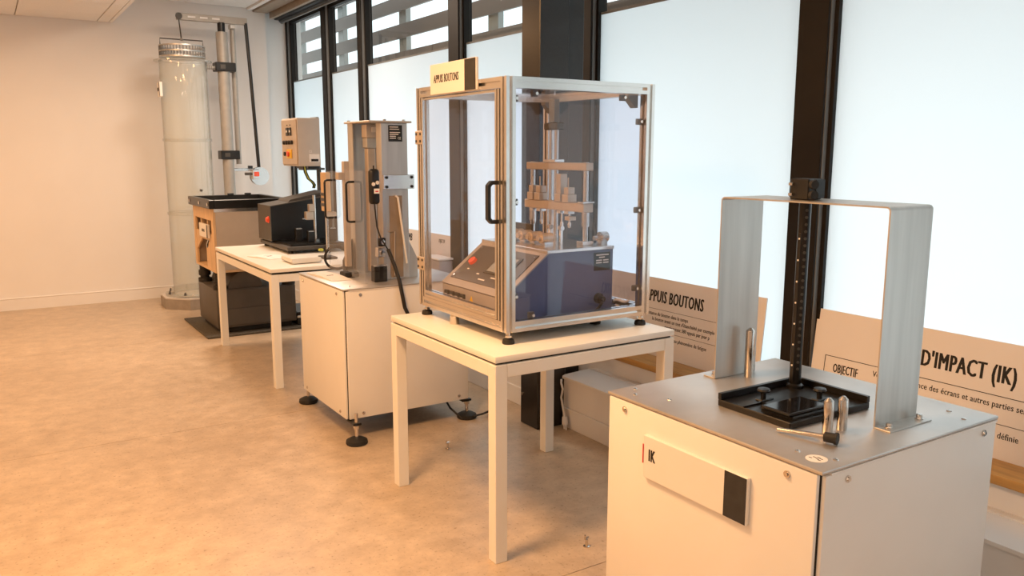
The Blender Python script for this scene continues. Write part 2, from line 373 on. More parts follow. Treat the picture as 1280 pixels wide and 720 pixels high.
# louvre screen outside
lv = thing('louvre_screen', 'brown horizontal louvre screen outside the clear upper panes', 'screen', (3.63, 5, 0))
first = None
for k in range(6):
    z = 2.06+.263*k
    if first is None: first = G().prism([(3.58, z), (3.62, z+.005), (3.625, z+.14), (3.585, z+.135)], 'y', -3, 12.5).obj('slat', 'louvre', lv)
    else: share(first, lv, (0, 0, .263*k))
pf = None
for y in (11.9, 10.75, 9.3, 7.63, 5.9, 4.2, 2.5, .8, -.9):
    if pf is None: pf = G().box(3.635, 3.69, y, y+.16, 0, 3.6, .003).obj('post', 'louvrepost', lv)
    else: share(pf, lv, (0, y-11.9, 0))

# ================================================================== TABLES
def table(label, x0, x1, y0, y1, zt, leg=.05, inset=0.0, gap=.008):
    t = thing('white_table', label, 'table', ((x0+x1)/2, (y0+y1)/2, 0), 'white tables carrying test machines')
    G().box(x0, x1, y0, y1, zt-.024, zt, .003, 2).obj('tabletop', 'table', t)
    a, b, c, d = x0+inset, x1-inset, y0+inset, y1-inset; zl = zt-.024-gap
    f = G().box(a, a+leg, c, c+leg, 0, zl, .002).obj('leg', 'table', t)
    share(f, t, (b-leg-a, 0, 0)); share(f, t, (0, d-leg-c, 0)); share(f, t, (b-leg-a, d-leg-c, 0))
    rl = .048
    f = G().box(a+leg+.0005, b-leg-.0005, c, c+.03, zl-rl, zl, .002).obj('rail', 'table', t); share(f, t, (0, d-c-.03, 0))
    f = G().box(a, a+.03, c+leg+.0005, d-leg-.0005, zl-rl, zl, .002).obj('rail', 'table', t); share(f, t, (b-a-.03, 0, 0))
    G().box(a+.012, b-.012, c+.012, d-.012, zl, zt-.024).obj('spacer', 'black', t)
    return t
T3 = .775
table('square white table under the aluminium glass enclosure', 1.448, 2.295, 2.372, 3.25, T3)
T2 = .765
table('long white table under the black hooded machine', 1.44, 2.28, 5.02, 6.45, T2, .05, 0.004, .014)

# ================================================================== CABINETS
def cabinet(name, label, x0, x1, y0, y1, zb, zt, feet, tops):
    c = thing(name, label, 'test machine', ((x0+x1)/2, (y0+y1)/2, 0))
    G().box(x0+.012, x1-.012, y0+.012, y1-.012, zb, zt-.008, .004).obj('core', 'blackanod', c)
    p = {}
    p['f'] = G().box(x0, x0+.012, y0+.012, y1-.004, zb+.004, zt-.012, .004, 2).obj('front_panel', 'white', c)
    p['b'] = G().box(x1-.012, x1, y0+.012, y1-.004, zb+.004, zt-.012, .004, 2).obj('rear_panel', 'white', c)
    p['s'] = G().box(x0+.014, x1-.003, y0, y0+.012, zb+.004, zt-.014, .004, 2).obj('side_panel', 'white', c)
    p['t'] = G().box(x0+.014, x1-.003, y1-.012, y1, zb+.004, zt-.014, .004, 2).obj('side_panel', 'white', c)
    tp = G().box(x0-.002, x1+.002, y0-.002, y1+.002, zt-.009, zt, .003, 2).obj('top_plate', 'plate', c)
    ed = G().box(x0+.03, x1-.004, y0-.0025, y0+.01, zt-.0145, zt-.0095).obj('edge_strip', 'whiteplastic', c)
    for z in (zb+.03, zt-.035):
        for y in (y0+.09, y1-.075):
            G().cyl((x0+.001, y, z), (x0-.004, y, z), .0085, seg=12).cyl((x0-.004, y, z), (x0-.007, y, z), .005, seg=8).obj('screw', 'chrome', p['f'])
        for x in (x0+.09, x1-.065):
            G().cyl((x, y0+.001, z), (x, y0-.004, z), .0085, seg=12).cyl((x, y0-.004, z), (x, y0-.007, z), .005, seg=8).obj('screw', 'chrome', p['s'])
    for x, y in tops:
        G().lathe((x, y, zt), [(.007, 0), (.006, .002), (.003, .0035), (0, .0035)], 10).obj('screw', 'chrome', tp)
    for fx, fy, bx, by in feet:
        f = G().box(min(fx, bx)-.022, max(fx, bx)+.022, min(fy, by)-.018, max(fy, by)+.018, zb-.012, zb, .003).obj('foot', 'blackanod', c)
        G().cyl((fx, fy, .03), (fx, fy, zb+.05), .009, seg=10).lathe((fx, fy, zb-.03), [(.017, 0), (.017, .016)], 6).obj('stem', 'chrome', f)
        G().lathe((fx, fy, 0), [(.052, 0), (.056, .006), (.054, .022), (.035, .032), (.014, .036), (0, .036)], 20).obj('rubber_pad', 'rubber', f)
    return c
# ---- impact (IK) cabinet in front
ZT = .80
ik = cabinet('impact_test_cabinet', 'white cabinet with steel top, arched bracket and black guide tube, nearest the viewer', 1.47, 2.187, 1.055, 1.78, .11, ZT,
             [(1.52, 1.02, 1.52, 1.08), (2.14, 1.02, 2.14, 1.08), (1.52, 1.83, 1.52, 1.76), (2.14, 1.83, 2.14, 1.76)],
             [(1.528, 1.166), (1.555, 1.084), (1.546, 1.750), (1.508, 1.708), (1.556, 1.619), (2.117, 1.146), (2.085, 1.088)])
pq = G().box(1.458, 1.4695, 1.247, 1.612, .600, .720, .0015).obj('plaque', 'white', ik)
G().box(1.4568, 1.4582, 1.249, 1.318, .602, .718).obj('black_patch', 'slatepatch', pq)['label'] = 'black square at the end of the plaque'
G().box(1.4565, 1.4585, 1.610, 1.6135, .640, .694).obj('red_bar', 'red', pq)['label'] = 'thin red bar'
text('lettering', 'IK', 'ink', pq, (1.458, 1.592, .652), '-x', .034, .55, .10)
# arched bracket
def arch(y0, y1, z0, z1, r, th):
    def path(o):
        p = [(y0+o, z0)]
        for k in range(6): a = math.pi-k*math.pi/10; p.append((y0+r+(r-o)*math.cos(a), z1-r+(r-o)*math.sin(a)))
        for k in range(6): a = math.pi/2-k*math.pi/10; p.append((y1-r+(r-o)*math.cos(a), z1-r+(r-o)*math.sin(a)))
        p.append((y1-o, z0)); return p
    return path(0)+path(th)[::-1]
br = G().prism(arch(1.166, 1.706, ZT+.003, 1.352, .012, .004), 'x', 1.82, 1.998).obj('bracket', 'steel', ik)
G().box(1.82, 1.998, 1.123, 1.170, ZT, ZT+.004, .001).obj('flange', 'steel', br)
G().box(1.82, 1.998, 1.702, 1.749, ZT, ZT+.004, .001).obj('flange', 'steel', br)
for x, y in ((1.845, 1.144), (1.975, 1.144), (1.845, 1.728), (1.975, 1.728)):
    G().lathe((x, y, ZT+.004), [(.010, 0), (.010, .003)], 14).lathe((x, y, ZT+.007), [(.0075, 0), (.0075, .010), (.005, .011), (0, .011)], 6).obj('bolt', 'chrome', br)
# tray
tr = G().box(1.632, 1.955, 1.272, 1.512, ZT, ZT+.018, .002).obj('tray', 'blackanod', ik)
for a in ((1.632, 1.955, 1.500, 1.512), (1.943, 1.955, 1.272, 1.500), ):
    G().box(*a, ZT+.018, ZT+.036, .001).obj('tray_wall', 'blackanod', tr)
G().box(1.632, 1.70, 1.42, 1.424, ZT+.018, ZT+.022).box(1.70, 1.704, 1.385, 1.43, ZT+.018, ZT+.022).obj('ridge', 'blackanod', tr)
G().box(1.655, 1.80, 1.282, 1.385, ZT+.014, ZT+.026, .003).obj('phone_cradle', 'blackanod', tr)
for x, y in ((1.73, 1.44), (1.86, 1.36)):
    G().box(x-.02, x+.03, y-.012, y+.012, ZT+.014, ZT+.022, .002).cyl((x, y, ZT+.02), (x, y, ZT+.042), .007, seg=12).lathe((x, y, ZT+.042), [(.016, 0), (.018, .003), (.016, .008), (0, .009)], 16).obj('clamp_knob', 'black', tr)
# guide tube with holes
gx, gy = 1.905, 1.477
gt = G().lathe((gx, gy, ZT+.014), [(.024, 0), (.024, .012), (.0165, .016), (.0165, .585), (.0135, .585), (.0135, .02)], 20).obj('guide_tube', 'blackanod', ik)
da = Vector((-.55, -.83, 0)).normalized()
hole = None
for k in range(24):
    z = ZT+.075+.0195*k
    p = Vector((gx, gy, z))+da*.0158
    if hole is None: hole = G().cyl(p, p+da*.0014, .0042, seg=10).obj('hole', 'hood', gt); z0 = z
    else: share(hole, gt, (0, 0, z-z0))
da2 = Vector((-.98, -.2, 0)).normalized()
G().box(gx-.0185, gx-.0165, gy-.006, gy+.004, ZT+.04, ZT+.46).obj('scale_strip', 'black', gt)
sk = None
for k in range(7):
    z = ZT+.085+.06*k
    if sk is None: sk = G().cyl((gx-.018, gy-.001, z), (gx-.0195, gy-.001, z), .0028, seg=8).obj('scale_mark', 'whiteplastic', gt); z0 = z
    else: share(sk, gt, (0, 0, z-z0))
cb = G().box(gx-.032, gx+.026, gy-.032, gy+.03, 1.353, 1.41, .003).box(gx-.006, gx+.032, gy-.036, gy-.032, 1.357, 1.408, .001).obj('clamp_block', 'black', ik)
for z in (1.367, 1.395):
    p = Vector((gx-.026, gy-.032, z)); d_ = Vector((-.35, -.9, 0)).normalized()
    G().cyl(p+Vector((.008, .006, 0)), p+d_*.012, .008, seg=12).cyl(p+d_*.012, p+d_*.024, .0125, .0118, 16).obj('thumb_screw', 'rubber', cb)
    G().box(gx-.046, gx-.031, gy+.012, gy+.024, z-.004, z+.004, .001).obj('pin', 'chrome', cb)
st = G().lathe((1.525, 1.112, ZT), [(.024, 0), (.024, .0006), (0, .0006)], 28).obj('sticker', 'paper', ik)
st['label'] = 'round white sticker'
for k, (dx, dy) in enumerate(((-.006, .012), (.004, .008), (0, -.002), (-.004, -.010), (.006, -.008), (.009, .001))):
    G().box(1.525+dx-.0015, 1.525+dx+.0015, 1.112+dy-.004, 1.112+dy+.004, ZT+.0005, ZT+.0009).obj('print_mark', 'ink', st)
# things lying on the IK cabinet
def weight(label, x, y, h, r, m='chrome'):
    t = thing('steel_weight', label, 'weight', (x, y, ZT))
    G().lathe((x, y, ZT), [(r*.94, 0), (r, .002), (r, h-.008), (r*.93, h-.005)], 22).obj('body', m, t)
    G().lathe((x, y, ZT+h-.005), [(r*.93, 0), (r*.35, .008), (0, .009)], 22).obj('nose', m, t)
weight('short polished steel weight beside the lever, left of the pair', 1.697, 1.212, .085, .0125)
weight('short polished steel weight beside the bracket, right of the pair', 1.746, 1.207, .083, .0125)
weight('tall polished steel rod standing beside the bracket leg', 1.93, 1.668, .150, .0135)
lvr = thing('lever_tool', 'thin steel lever with black knob lying on the steel top', 'lever', (1.61, 1.21, ZT))
G().cyl((1.593, 1.278, ZT+.008), (1.630, 1.165, ZT+.016), .0052, .0058, 12).obj('rod', 'chrome', lvr)
G().cyl((1.626, 1.168, ZT+.016), (1.634, 1.145, ZT+.0165), .0115, .0125, 14).cyl((1.634, 1.145, ZT+.0165), (1.636, 1.139, ZT+.0165), .015, .015, 10).obj('knob', 'rubber', lvr)
ph = thing('smartphone', 'black glassy phone lying in the black tray', 'phone', (1.72, 1.334, ZT+.026))
G().box(1.648, 1.80, 1.288, 1.378, ZT+.026, ZT+.034, .003, 2).obj('body', 'black', ph)
G().box(1.652, 1.796, 1.292, 1.374, ZT+.0338, ZT+.0346).obj('screen', 'gloss', ph)

# ---- cabinet with the actuator tower
tw = cabinet('actuator_tower_cabinet', 'white cabinet on black feet carrying a steel actuator tower', 1.47, 2.19, 3.872, 4.56, .112, ZT,
             [(1.500, 3.825, 1.50, 3.89), (2.185, 3.89, 2.17, 3.90), (1.525, 4.645, 1.525, 4.55), (2.15, 4.62, 2.15, 4.55)],
             [(1.53, 3.94), (2.12, 3.94), (2.12, 4.50)])
def channel(y0, y1, x0, x1, z0, z1, th=.006):      # open towards the viewer side (-y)
    return [(x0, y0), (x0+th, y0), (x0+th, y1-th), (x1-th, y1-th), (x1-th, y0), (x1, y0), (x1, y1), (x0, y1)]
nc = G().box(1.772, 1.925, 4.05, 4.115, ZT, 1.632, .003).obj('near_column', 'steel', tw)
fc = G().prism(channel(4.30, 4.37, 1.715, 1.875, 0, 0), 'z', ZT, 1.632).obj('far_column', 'steel', tw)
tp = G().box(1.70, 1.945, 4.035, 4.385, 1.632, 1.642, .002).obj('top_cap', 'bronze', tw)
for x, y in ((1.72, 4.36), (1.80, 4.06), (1.91, 4.06), (1.90, 4.34)):
    G().lathe((x, y, 1.642), [(.009, 0), (.009, .008), (0, .009)], 6).obj('bolt', 'chrome', tp)
ac = G().box(1.755, 1.80, 4.19, 4.235, ZT+.03, 1.50, .003).obj('actuator', 'bronze', tw)
G().box(1.748, 1.807, 4.183, 4.242, 1.50, 1.556, .003).obj('collar', 'steel', ac)
G().box(1.745, 1.81, 4.18, 4.245, 1.556, 1.626, .003).obj('head', 'bronze', ac)
G().box(1.775, 1.805, 4.172, 4.181, 1.585, 1.612, .002).obj('fitting', 'whiteplastic', ac)
cp = G().box(1.775, 1.955, 4.034, 4.049, 1.285, 1.36, .002).obj('clamp_plate', 'alu', tw)
for x in (1.792, 1.938):
    for z in (1.298, 1.347): G().lathe((x, 4.034, z), [(.008, 0), (.008, -.007), (0, -.008)], 6, 'y').obj('bolt', 'black', cp)
lb = G().box(1.815, 1.895, 4.0475, 4.0505, 1.535, 1.62, .001).obj('rating_plate', 'black', nc)
for k, (wd, zz) in enumerate(((.05, 1.608), (.055, 1.597), (.06, 1.580), (.05, 1.570), (.035, 1.560), (.035, 1.550))):
    G().box(1.822, 1.822+wd, 4.0468, 4.0476, zz, zz+.004).obj('print_line', 'whiteplastic', lb)
text('lettering', 'CE', 'whiteplastic', lb, (1.868, 4.0475, 1.546), '-y', .013, .8)
# slot with slanted rod, gussets
sl = G().box(1.812, 1.885, 4.046, 4.0515, ZT+.01, 1.25).obj('slot', 'soffit', nc)
G().tube([(1.845, 4.043, 1.25), (1.856, 4.035, 1.24), (1.898, 4.03, .90), (1.90, 4.03, .885)], .006).obj('slanted_rod', 'whiteplastic', tw)
G().tube([(1.83, 4.043, ZT+.02), (1.835, 4.04, 1.06), (1.80, 4.04, 1.06)], .004).obj('thin_rod', 'bronze', tw)
G().prism([(1.925, ZT), (1.985, ZT), (1.985, .90), (1.925, 1.02)], 'y', 4.075, 4.083).obj('gusset', 'steel', tw)
G().prism([(1.715, ZT), (1.655, ZT), (1.655, .88), (1.715, 1.0)], 'y', 4.345, 4.353).obj('gusset', 'hood', tw)
# clear guard doors with black handles
gd = G().box(1.640, 1.646, 3.99, 4.245, ZT+.012, 1.385, .001).obj('guard_door', 'clear', tw)
gd2 = G().box(1.640, 1.646, 4.25, 4.53, ZT+.012, 1.375, .001).obj('guard_door', 'clear', tw)
for d, y, z0, z1 in ((gd, 4.115, 1.115, 1.325), (gd2, 4.44, 1.115, 1.325)):
    G().tube([(1.642, y, z1), (1.612, y, z1), (1.602, y, z1-.004), (1.598, y, z1-.014), (1.598, y, z0+.014), (1.602, y, z0+.004), (1.612, y, z0), (1.642, y, z0)], .006, 10).obj('handle', 'black', d)
G().box(1.636, 1.650, 3.975, 3.989, ZT, 1.385, .001).obj('guard_post', 'clear', tw)
G().box(1.652, 1.76, 3.978, 3.984, ZT+.002, 1.385, .001).obj('guard_side', 'clear', tw)
G().box(1.66, 1.69, 4.30, 4.335, ZT+.05, 1.43, .002).obj('door_column', 'bronze', tw)
G().box(1.625, 1.66, 4.295, 4.34, 1.33, 1.37, .002).obj('door_stop', 'bronze', tw)
jn = G().box(1.735, 1.775, 4.02, 4.045, .985, 1.03, .004).obj('connector', 'black', tw)
G().lathe((1.755, 4.02, 1.008), [(.012, 0), (.012, -.006), (.006, -.007), (.006, -.003), (0, -.003)], 14, 'y').obj('port', 'alu', jn)
jb = G().box(1.722, 1.768, 4.01, 4.046, .93, .98, .003).obj('valve', 'alu', tw)
G().lathe((1.748, 4.01, .953), [(.013, 0), (.013, -.01), (0, -.011)], 14, 'y').obj('valve_knob', 'chrome', jb)
cg = G().box(1.695, 1.768, 3.995, 4.045, ZT, .885, .003).obj('carriage', 'blackanod', tw)
G().box(1.69, 1.765, 3.985, 3.994, .884, .895, .002).obj('strip', 'alu', cg)
# regulator behind the guard
G().lathe((1.835, 4.47, ZT), [(.02, 0), (.02, .10), (.012, .11), (.026, .12), (.030, .17), (.022, .20), (.018, .21), (.018, .24), (0, .242)], 16).obj('regulator', 'chrome', tw)
# lower shelf pad on the cabinet
G().box(1.62, 1.70, 4.225, 4.31, ZT, ZT+.028, .004).obj('pad', 'rubber', tw)
# hand pendant with cable
pd = thing('hand_pendant', 'black hand-held control pendant hanging in front of the steel tower', 'remote control', (1.69, 3.95, 1.21))
pb = G().box(1.656, 1.712, 3.932, 3.968, 1.215, 1.395, .016, 3).obj('body', 'black', pd)
G().cyl((1.684, 3.95, 1.395), (1.684, 3.95, 1.412), .004, seg=8).obj('hook', 'black', pd)
for x, z in ((1.674, 1.318), (1.696, 1.325)): G().lathe((x, 3.932, z), [(.010, 0), (.009, -.005), (0, -.006)], 14, 'y').obj('button', 'whiteplastic', pb)
ls = G().box(1.676, 1.706, 3.9308, 3.9325, 1.27, 1.295).obj('sticker', 'paper', pb)
G().box(1.683, 1.699, 3.930, 3.9310, 1.278, 1.284).obj('print_line', 'red', ls)
G().tube([(1.684, 3.95, 1.22), (1.686, 3.945, 1.17), (1.690, 3.94, 1.10), (1.71, 3.94, 1.04), (1.735, 3.94, 1.0), (1.75, 3.93, .97)], .004).obj('thin_cable', 'black', pd)
G().tube([(1.745, 3.93, .98), (1.765, 3.90, .90), (1.775, 3.862, .82), (1.785, 3.85, .74), (1.795, 3.847, .68), (1.82, 3.845, .625), (1.86, 3.84, .60), (1.92, 3.84, .595)], .0105).obj('cable', 'rubber', pd)
# coil of cable and leaflet on the cabinet
ck = thing('cable_coil', 'coiled black cable standing on the cabinet behind the clear guard', 'cable', (1.688, 4.534, ZT))
for k, (dx, rr) in enumerate(((-.01, .066), (0, .062), (.01, .068))):
    G().tube([(1.688+.94*rr*math.cos(t)+.34*dx, 4.534-.335*rr*math.cos(t)+.94*dx, ZT+.0735+rr*math.sin(t)+.002*math.sin(3*t+k)) for t in [2*math.pi*i/28 for i in range(28)]], .0045, 8, True).obj('loop', 'rubber', ck)
def leaflet(label, x, y, z, w, d, rz):
    t = thing('folded_leaflet', label, 'leaflet', (x, y, z), 'folded leaflets'); WL[t] = Vector((0, 0, 0))
    G().box(-w/2, w/2, -d/2, d/2, 0, .002).obj('lower_sheet', 'paper', t)
    G().prism([(-d/2, .002), (d/2, .004), (d/2, .0055), (0, .012), (-d/2, .0035)], 'x', -w/2, w/2).obj('upper_sheet', 'paper', t)
    for k in range(4): G().box(-.02+.01*k, -.014+.01*k, -.03, .02, .0105, .0113).obj('print_mark', 'ink', t)
    t.rotation_euler = (0, 0, rz); return t
leaflet('white folded leaflet on the corner of the tower cabinet', 1.560, 4.32, ZT, .11, .36, R(3))
leaflet('white folded leaflet on the long white table', 1.60, 5.62, T2, .15, .26, R(20))

# ================================================================== ENCLOSURE
E0x, E1x, E0y, E1y, E0z, E1z = 1.573, 2.268, 2.499, 3.215, .820, 1.745
P = .04
en = thing('glass_enclosure', 'aluminium framed clear enclosure standing on the square white table', 'enclosure', ((E0x+E1x)/2, (E0y+E1y)/2, T3))
h = P/2
for x in (E0x+h, E1x-h):
    for y in (E0y+h, E1y-h): G().profile('z', x, y, E0z, E1z, P).obj('corner_post', 'alu', en)
for z in (E0z+h, E1z-h):
    for y in (E0y+h, E1y-h): G().profile('x', y, z, E0x+P, E1x-P, P).obj('rail', 'alu', en)
    for x in (E0x+h, E1x-h): G().profile('y', x, z, E0y+P, E1y-P, P).obj('rail', 'alu', en)
G().box(E0x+P, E1x-P, E0y+P, E1y-P, E0z+.004, E0z+.016).obj('floor_plate', 'framegrey', en)
zi0, zi1 = E0z+P, E1z-P
G().box(E0x+P-.004, E1x-P+.004, E0y+h-.003, E0y+h+.003, zi0-.004, zi1+.004).obj('side_pane', 'acrylic', en)
G().box(E0x+P-.004, E1x-P+.004, E1y-h-.003, E1y-h+.003, zi0-.004, zi1+.004).obj('side_pane', 'acrylic', en)
G().box(E1x-h-.003, E1x-h+.003, E0y+P-.004, E1y-P+.004, zi0-.004, zi1+.004).obj('rear_pane', 'acrylic', en)
G().box(E0x+P-.004, E1x-P+.004, E0y+P-.004, E1y-P+.004, E1z-h-.003, E1z-h+.003).obj('top_pane', 'acrylic', en)
# door in the front
dy0, dy1, dz0, dz1, s = E0y+P+.004, E1y-P+.008, zi0+.002, zi1-.002, .03
dr = G().profile('z', E0x+.012, dy0+s/2, dz0, dz1, s, .009, .010).obj('door', 'alu', en)
G().profile('z', E0x+.012, dy1-s/2, dz0, dz1, s, .009, .010).obj('stile', 'alu', dr)
G().profile('y', E0x+.012, dz0+s/2, dy0+s, dy1-s, s, .009, .010).obj('door_rail', 'alu', dr)
G().box(E0x+.004, E0x+.020, dy0+s, dy1-s, dz1-.010, dz1, .002).obj('door_rail', 'alu', dr)
G().box(E0x+.009, E0x+.015, dy0+s-.004, dy1-s+.004, dz0+s-.004, dz1-.008).obj('door_pane', 'clear', dr)
yh = dy0+s/2+.03
G().prism([(E0x-.004, 1.378), (E0x-.030, 1.378), (E0x-.046, 1.362), (E0x-.046, 1.238), (E0x-.030, 1.222), (E0x-.004, 1.222), (E0x-.004, 1.236), (E0x-.026, 1.236), (E0x-.034, 1.244), (E0x-.034, 1.356), (E0x-.026, 1.364), (E0x-.004, 1.364)], 'y', dy0+.006, dy0+.026).obj('door_handle', 'black', dr)
for z in (1.54, 1.005):
    hg = G().box(E0x-.008, E0x-.001, dy1-.03, dy1+.034, z-.028, z+.028, .002).obj('hinge', 'bronze', dr)
    for yy in (dy1-.016, dy1+.022):
        for zz in (z-.015, z+.015): G().cyl((E0x-.0075, yy, zz), (E0x-.010, yy, zz), .006, seg=8).obj('hinge_screw', 'black', hg)
# panel clips on the side pane
cl = None
for x, z in ((E0x+P+.014, 1.67), (E0x+P+.014, 1.30), (E0x+P+.014, .95), (E0x+P+.10, 1.69), (E1x-P-.10, 1.69), (E1x-P-.012, 1.60), (E1x-P-.012, 1.25), (E1x-P-.012, .93), (E0x+P+.09, .872)):
    c_ = G().box(x-.012, x+.012, E0y+h+.004, E0y+h+.02, z-.012, z+.012, .002).obj('panel_clip', 'framegrey', en)
    G().cyl((x, E0y+h-.0035, z), (x, E0y+h-.008, z), .006, seg=10).obj('screw', 'alu', c_)
for y in (E0y+P+.03, E1y-P-.03):
    G().prism([(E1x-P, zi1), (E1x-P, zi1-.05), (E1x-P-.012, zi1-.05), (E1x-P-.05, zi1-.012), (E1x-P-.05, zi1)], 'y', y-.016, y+.016).obj('angle_bracket', 'framegrey', en)
for x, y in ((1.597, 2.523), (2.243, 2.523), (1.597, 3.192), (2.243, 3.192), (2.10, 2.64)):
    f = G().lathe((x, y, T3), [(.022, 0), (.024, .005), (.021, .017), (.010, .022), (0, .022)], 18).obj('foot', 'rubber', en)
    G().cyl((x, y, T3+.02), (x, y, E0z), .008, seg=10).lathe((x, y, T3+.024), [(.014, 0), (.014, .008)], 6).obj('stem', 'chrome', f)
G().lathe((1.60, 2.946, T3), [(.018, 0), (.019, .002), (.019, .035), (.017, .037), (.017, E0z-T3)], 20).obj('centre_foot', 'chrome', en)
# sign board on the enclosure
sg = G().box(E0x-.012, E0x-.0005, 2.690, 3.060, 1.708, 1.826, .0015).obj('sign_board', 'white', en)
G().box(E0x-.0132, E0x-.0118, 2.692, 2.775, 1.710, 1.824).obj('black_patch', 'slatepatch', sg)
text('lettering', 'APPUIS BOUTONS', 'ink', sg, (E0x-.012, 3.028, 1.753), '-x', .031, .53, .08)

# ---- button testing machine inside
bt = thing('button_test_machine', 'blue-grey button testing machine with sloping control panel inside the enclosure', 'test machine', (1.92, 2.87, E0z+.016))
zb = E0z+.018; bx0, bx1, by0, by1 = 1.645, 2.175, 2.625, 3.125
prof = [(bx0, zb), (bx1, zb), (bx1, 1.085), (1.85, 1.085), (bx0, .925)]
bd = G().prism(prof, 'y', by0, by1).obj('body', 'bluebody', bt)
G().box(1.84, bx1+.004, by0-.004, by1+.004, 1.085, 1.099, .002).obj('top_plate', 'alu', bt)
# sloping panel: frame and fields
sdir = Vector((1.85-bx0, 0, 1.085-.925)).normalized(); sn = Vector((-sdir.z, 0, sdir.x)); so = Vector((bx0, 0, .925)); slen = .260
def slab(u0, u1, y0, y1, t0, t1):
    g = G(); poly = []
    for u, t in ((u0, t0), (u1, t0), (u1, t1), (u0, t1)):
        p = so+sdir*u+sn*t; poly.append((p.x, p.z))
    return g.prism(poly, 'y', y0, y1)
fp = slab(-.006, slen+.004, by0-.003, by1+.003, 0.0, .006).obj('control_frame', 'mauve', bt)
pn = slab(.03, slen-.025, by0+.03, by1-.03, .006, .009).obj('control_panel', 'panel', fp)
slab(.09, .20, by0+.10, by0+.27, .009, .013).obj('screen_bezel', 'hood', fp)
slab(.10, .19, by0+.115, by0+.255, .013, .0145).obj('screen', 'screen', fp)
def knob(u, y, r, hgt, m, name):
    p = so+sdir*u+sn*.009; q = p+sn*hgt; return G().cyl((p.x, y, p.z), (q.x, y, q.z), r, r*.9, 16).obj(name, m, fp)
knob(.135, by1-.085, .020, .013, 'estop', 'emergency_stop')['label'] = 'red emergency stop button'
for u, y in ((.045, by0+.045), (.045, by1-.045), (slen-.04, by0+.045), (slen-.04, by1-.045)): knob(u, y, .005, .003, 'chrome', 'screw')
for u, y, ww in ((.075, by0+.30, .02), (.05, by0+.24, .05), (.07, by0+.15, .08), (.09, by1-.10, .015)): slab(u, u+.006, y-ww/2, y+ww/2, .009, .0098).obj('print_line', 'whiteplastic', fp)
G().box(bx0-.004, bx0-.0005, by0, by1, zb, .92, .001).obj('front_plate', 'mauve', bt)
for k in range(4):
    y = by1-.05-.045*k
    s_ = G().box(bx0-.016, bx0-.004, y-.016, y+.016, .862, .898, .002).obj('socket', 'black', bt)
    G().box(bx0-.0175, bx0-.0155, y-.011, y+.011, .867, .884, .001).obj('insert', 'bronze', s_)
G().prism([(by1-.235, .872), (by1-.265, .872), (by1-.25, .898)], 'x', bx0-.006, bx0-.004).obj('warning_sticker', 'yellow', bt)
G().box(bx0-.03, bx0-.004, by0+.09, by0+.13, .85, .875, .003).obj('latch', 'chrome', bt)
# rating label and cable gland on side
rp = G().box(2.075, 2.160, by0-.003, by0-.0005, 1.0, 1.075, .001).obj('rating_plate', 'black', bd)
for k, (a, b) in enumerate(((2.085, 2.15), (2.10, 2.13), (2.085, 2.115), (2.122, 2.15), (2.085, 2.115), (2.122, 2.15))):
    z = (1.062, 1.052, 1.040, 1.040, 1.030, 1.030)[k]; G().box(a, b, by0-.0038, by0-.003, z, z+.005).obj('print_line', 'whiteplastic', rp)
gl = G().lathe((2.10, by0-.001, .885), [(.022, 0), (.022, -.012), (.012, -.016), (.012, -.035), (0, -.036)], 14, 'y').obj('cable_gland', 'black', bt)
G().tube([(2.10, by0-.03, .885), (2.085, by0-.045, .872), (2.07, by0-.045, .855), (2.06, by0-.043, .8455)], .006).obj('power_cord', 'black', gl)
# gantry
zt = 1.099
for y in (2.705, 3.095):
    g_ = G().cyl((2.09, y, zt), (2.09, y, 1.44), .011, seg=14).obj('gantry_post', 'chrome', bt)
    G().box(2.062, 2.118, y-.022, y+.022, zt, zt+.016, .002).obj('post_base', 'alu', g_)
    G().lathe((2.09, y, 1.175), [(.016, 0), (.016, .06)], 14).obj('bushing', 'chrome', g_)
ub = G().box(2.070, 2.110, 2.68, 3.12, 1.405, 1.437, .003).obj('upper_beam', 'bronze', bt)
lbm = G().box(2.060, 2.112, 2.68, 3.12, 1.235, 1.272, .003).obj('lower_beam', 'bronze', bt)
G().box(2.056, 2.116, 2.678, 2.715, 1.272, 1.279, .001).obj('cap', 'alu', lbm)
# centre column and drive
for y in (2.915, 2.955):
    G().cyl((2.09, y, zt), (2.09, y, 1.58), .009, seg=12).obj('guide_rod', 'chrome', bt)
G().box(2.07, 2.11, 2.885, 2.985, 1.575, 1.605, .004).obj('drive_head', 'hood', bt)
G().box(2.075, 2.105, 2.915, 2.955, 1.605, E1z-P, .003).obj('drive_mount', 'framegrey', bt)
G().box(2.065, 2.115, 2.89, 2.98, 1.437, 1.45, .002).obj('collar', 'alu', ub)
G().box(2.098, 2.108, 2.925, 2.945, zt, 1.235, .001).obj('guide_rail', 'whiteplastic', bt)
for y, tall in ((3.065, 0), (3.01, 0), (2.855, 1), (2.80, 0)):
    a_ = G().box(2.052, 2.10, y-.021, y+.021, 1.272, 1.305, .002).obj('actuator', 'bronze', bt)
    G().box(2.058, 2.094, y-.016, y+.016, 1.305, 1.335 if not tall else 1.39, .002).cyl((2.075, y+.006, 1.335), (2.075, y+.006, 1.375), .003, seg=8).obj('cylinder', 'bronze', a_)
    G().box(2.06, 2.095, y-.014, y+.014, 1.222, 1.235, .001).cyl((2.078, y, 1.222), (2.078, y, 1.185), .004, seg=8).lathe((2.078, y, 1.165), [(0, -.004), (.006, 0), (.008, .012), (.006, .02)], 10).obj('probe', 'alu', a_)
G().box(2.063, 2.10, 2.78, 2.815, 1.195, 1.212, .002).obj('probe_block', 'bronze', bt)
G().box(1.985, 1.995, 2.95, 3.09, 1.125, 1.172, .001).obj('shield', 'hood', bt)
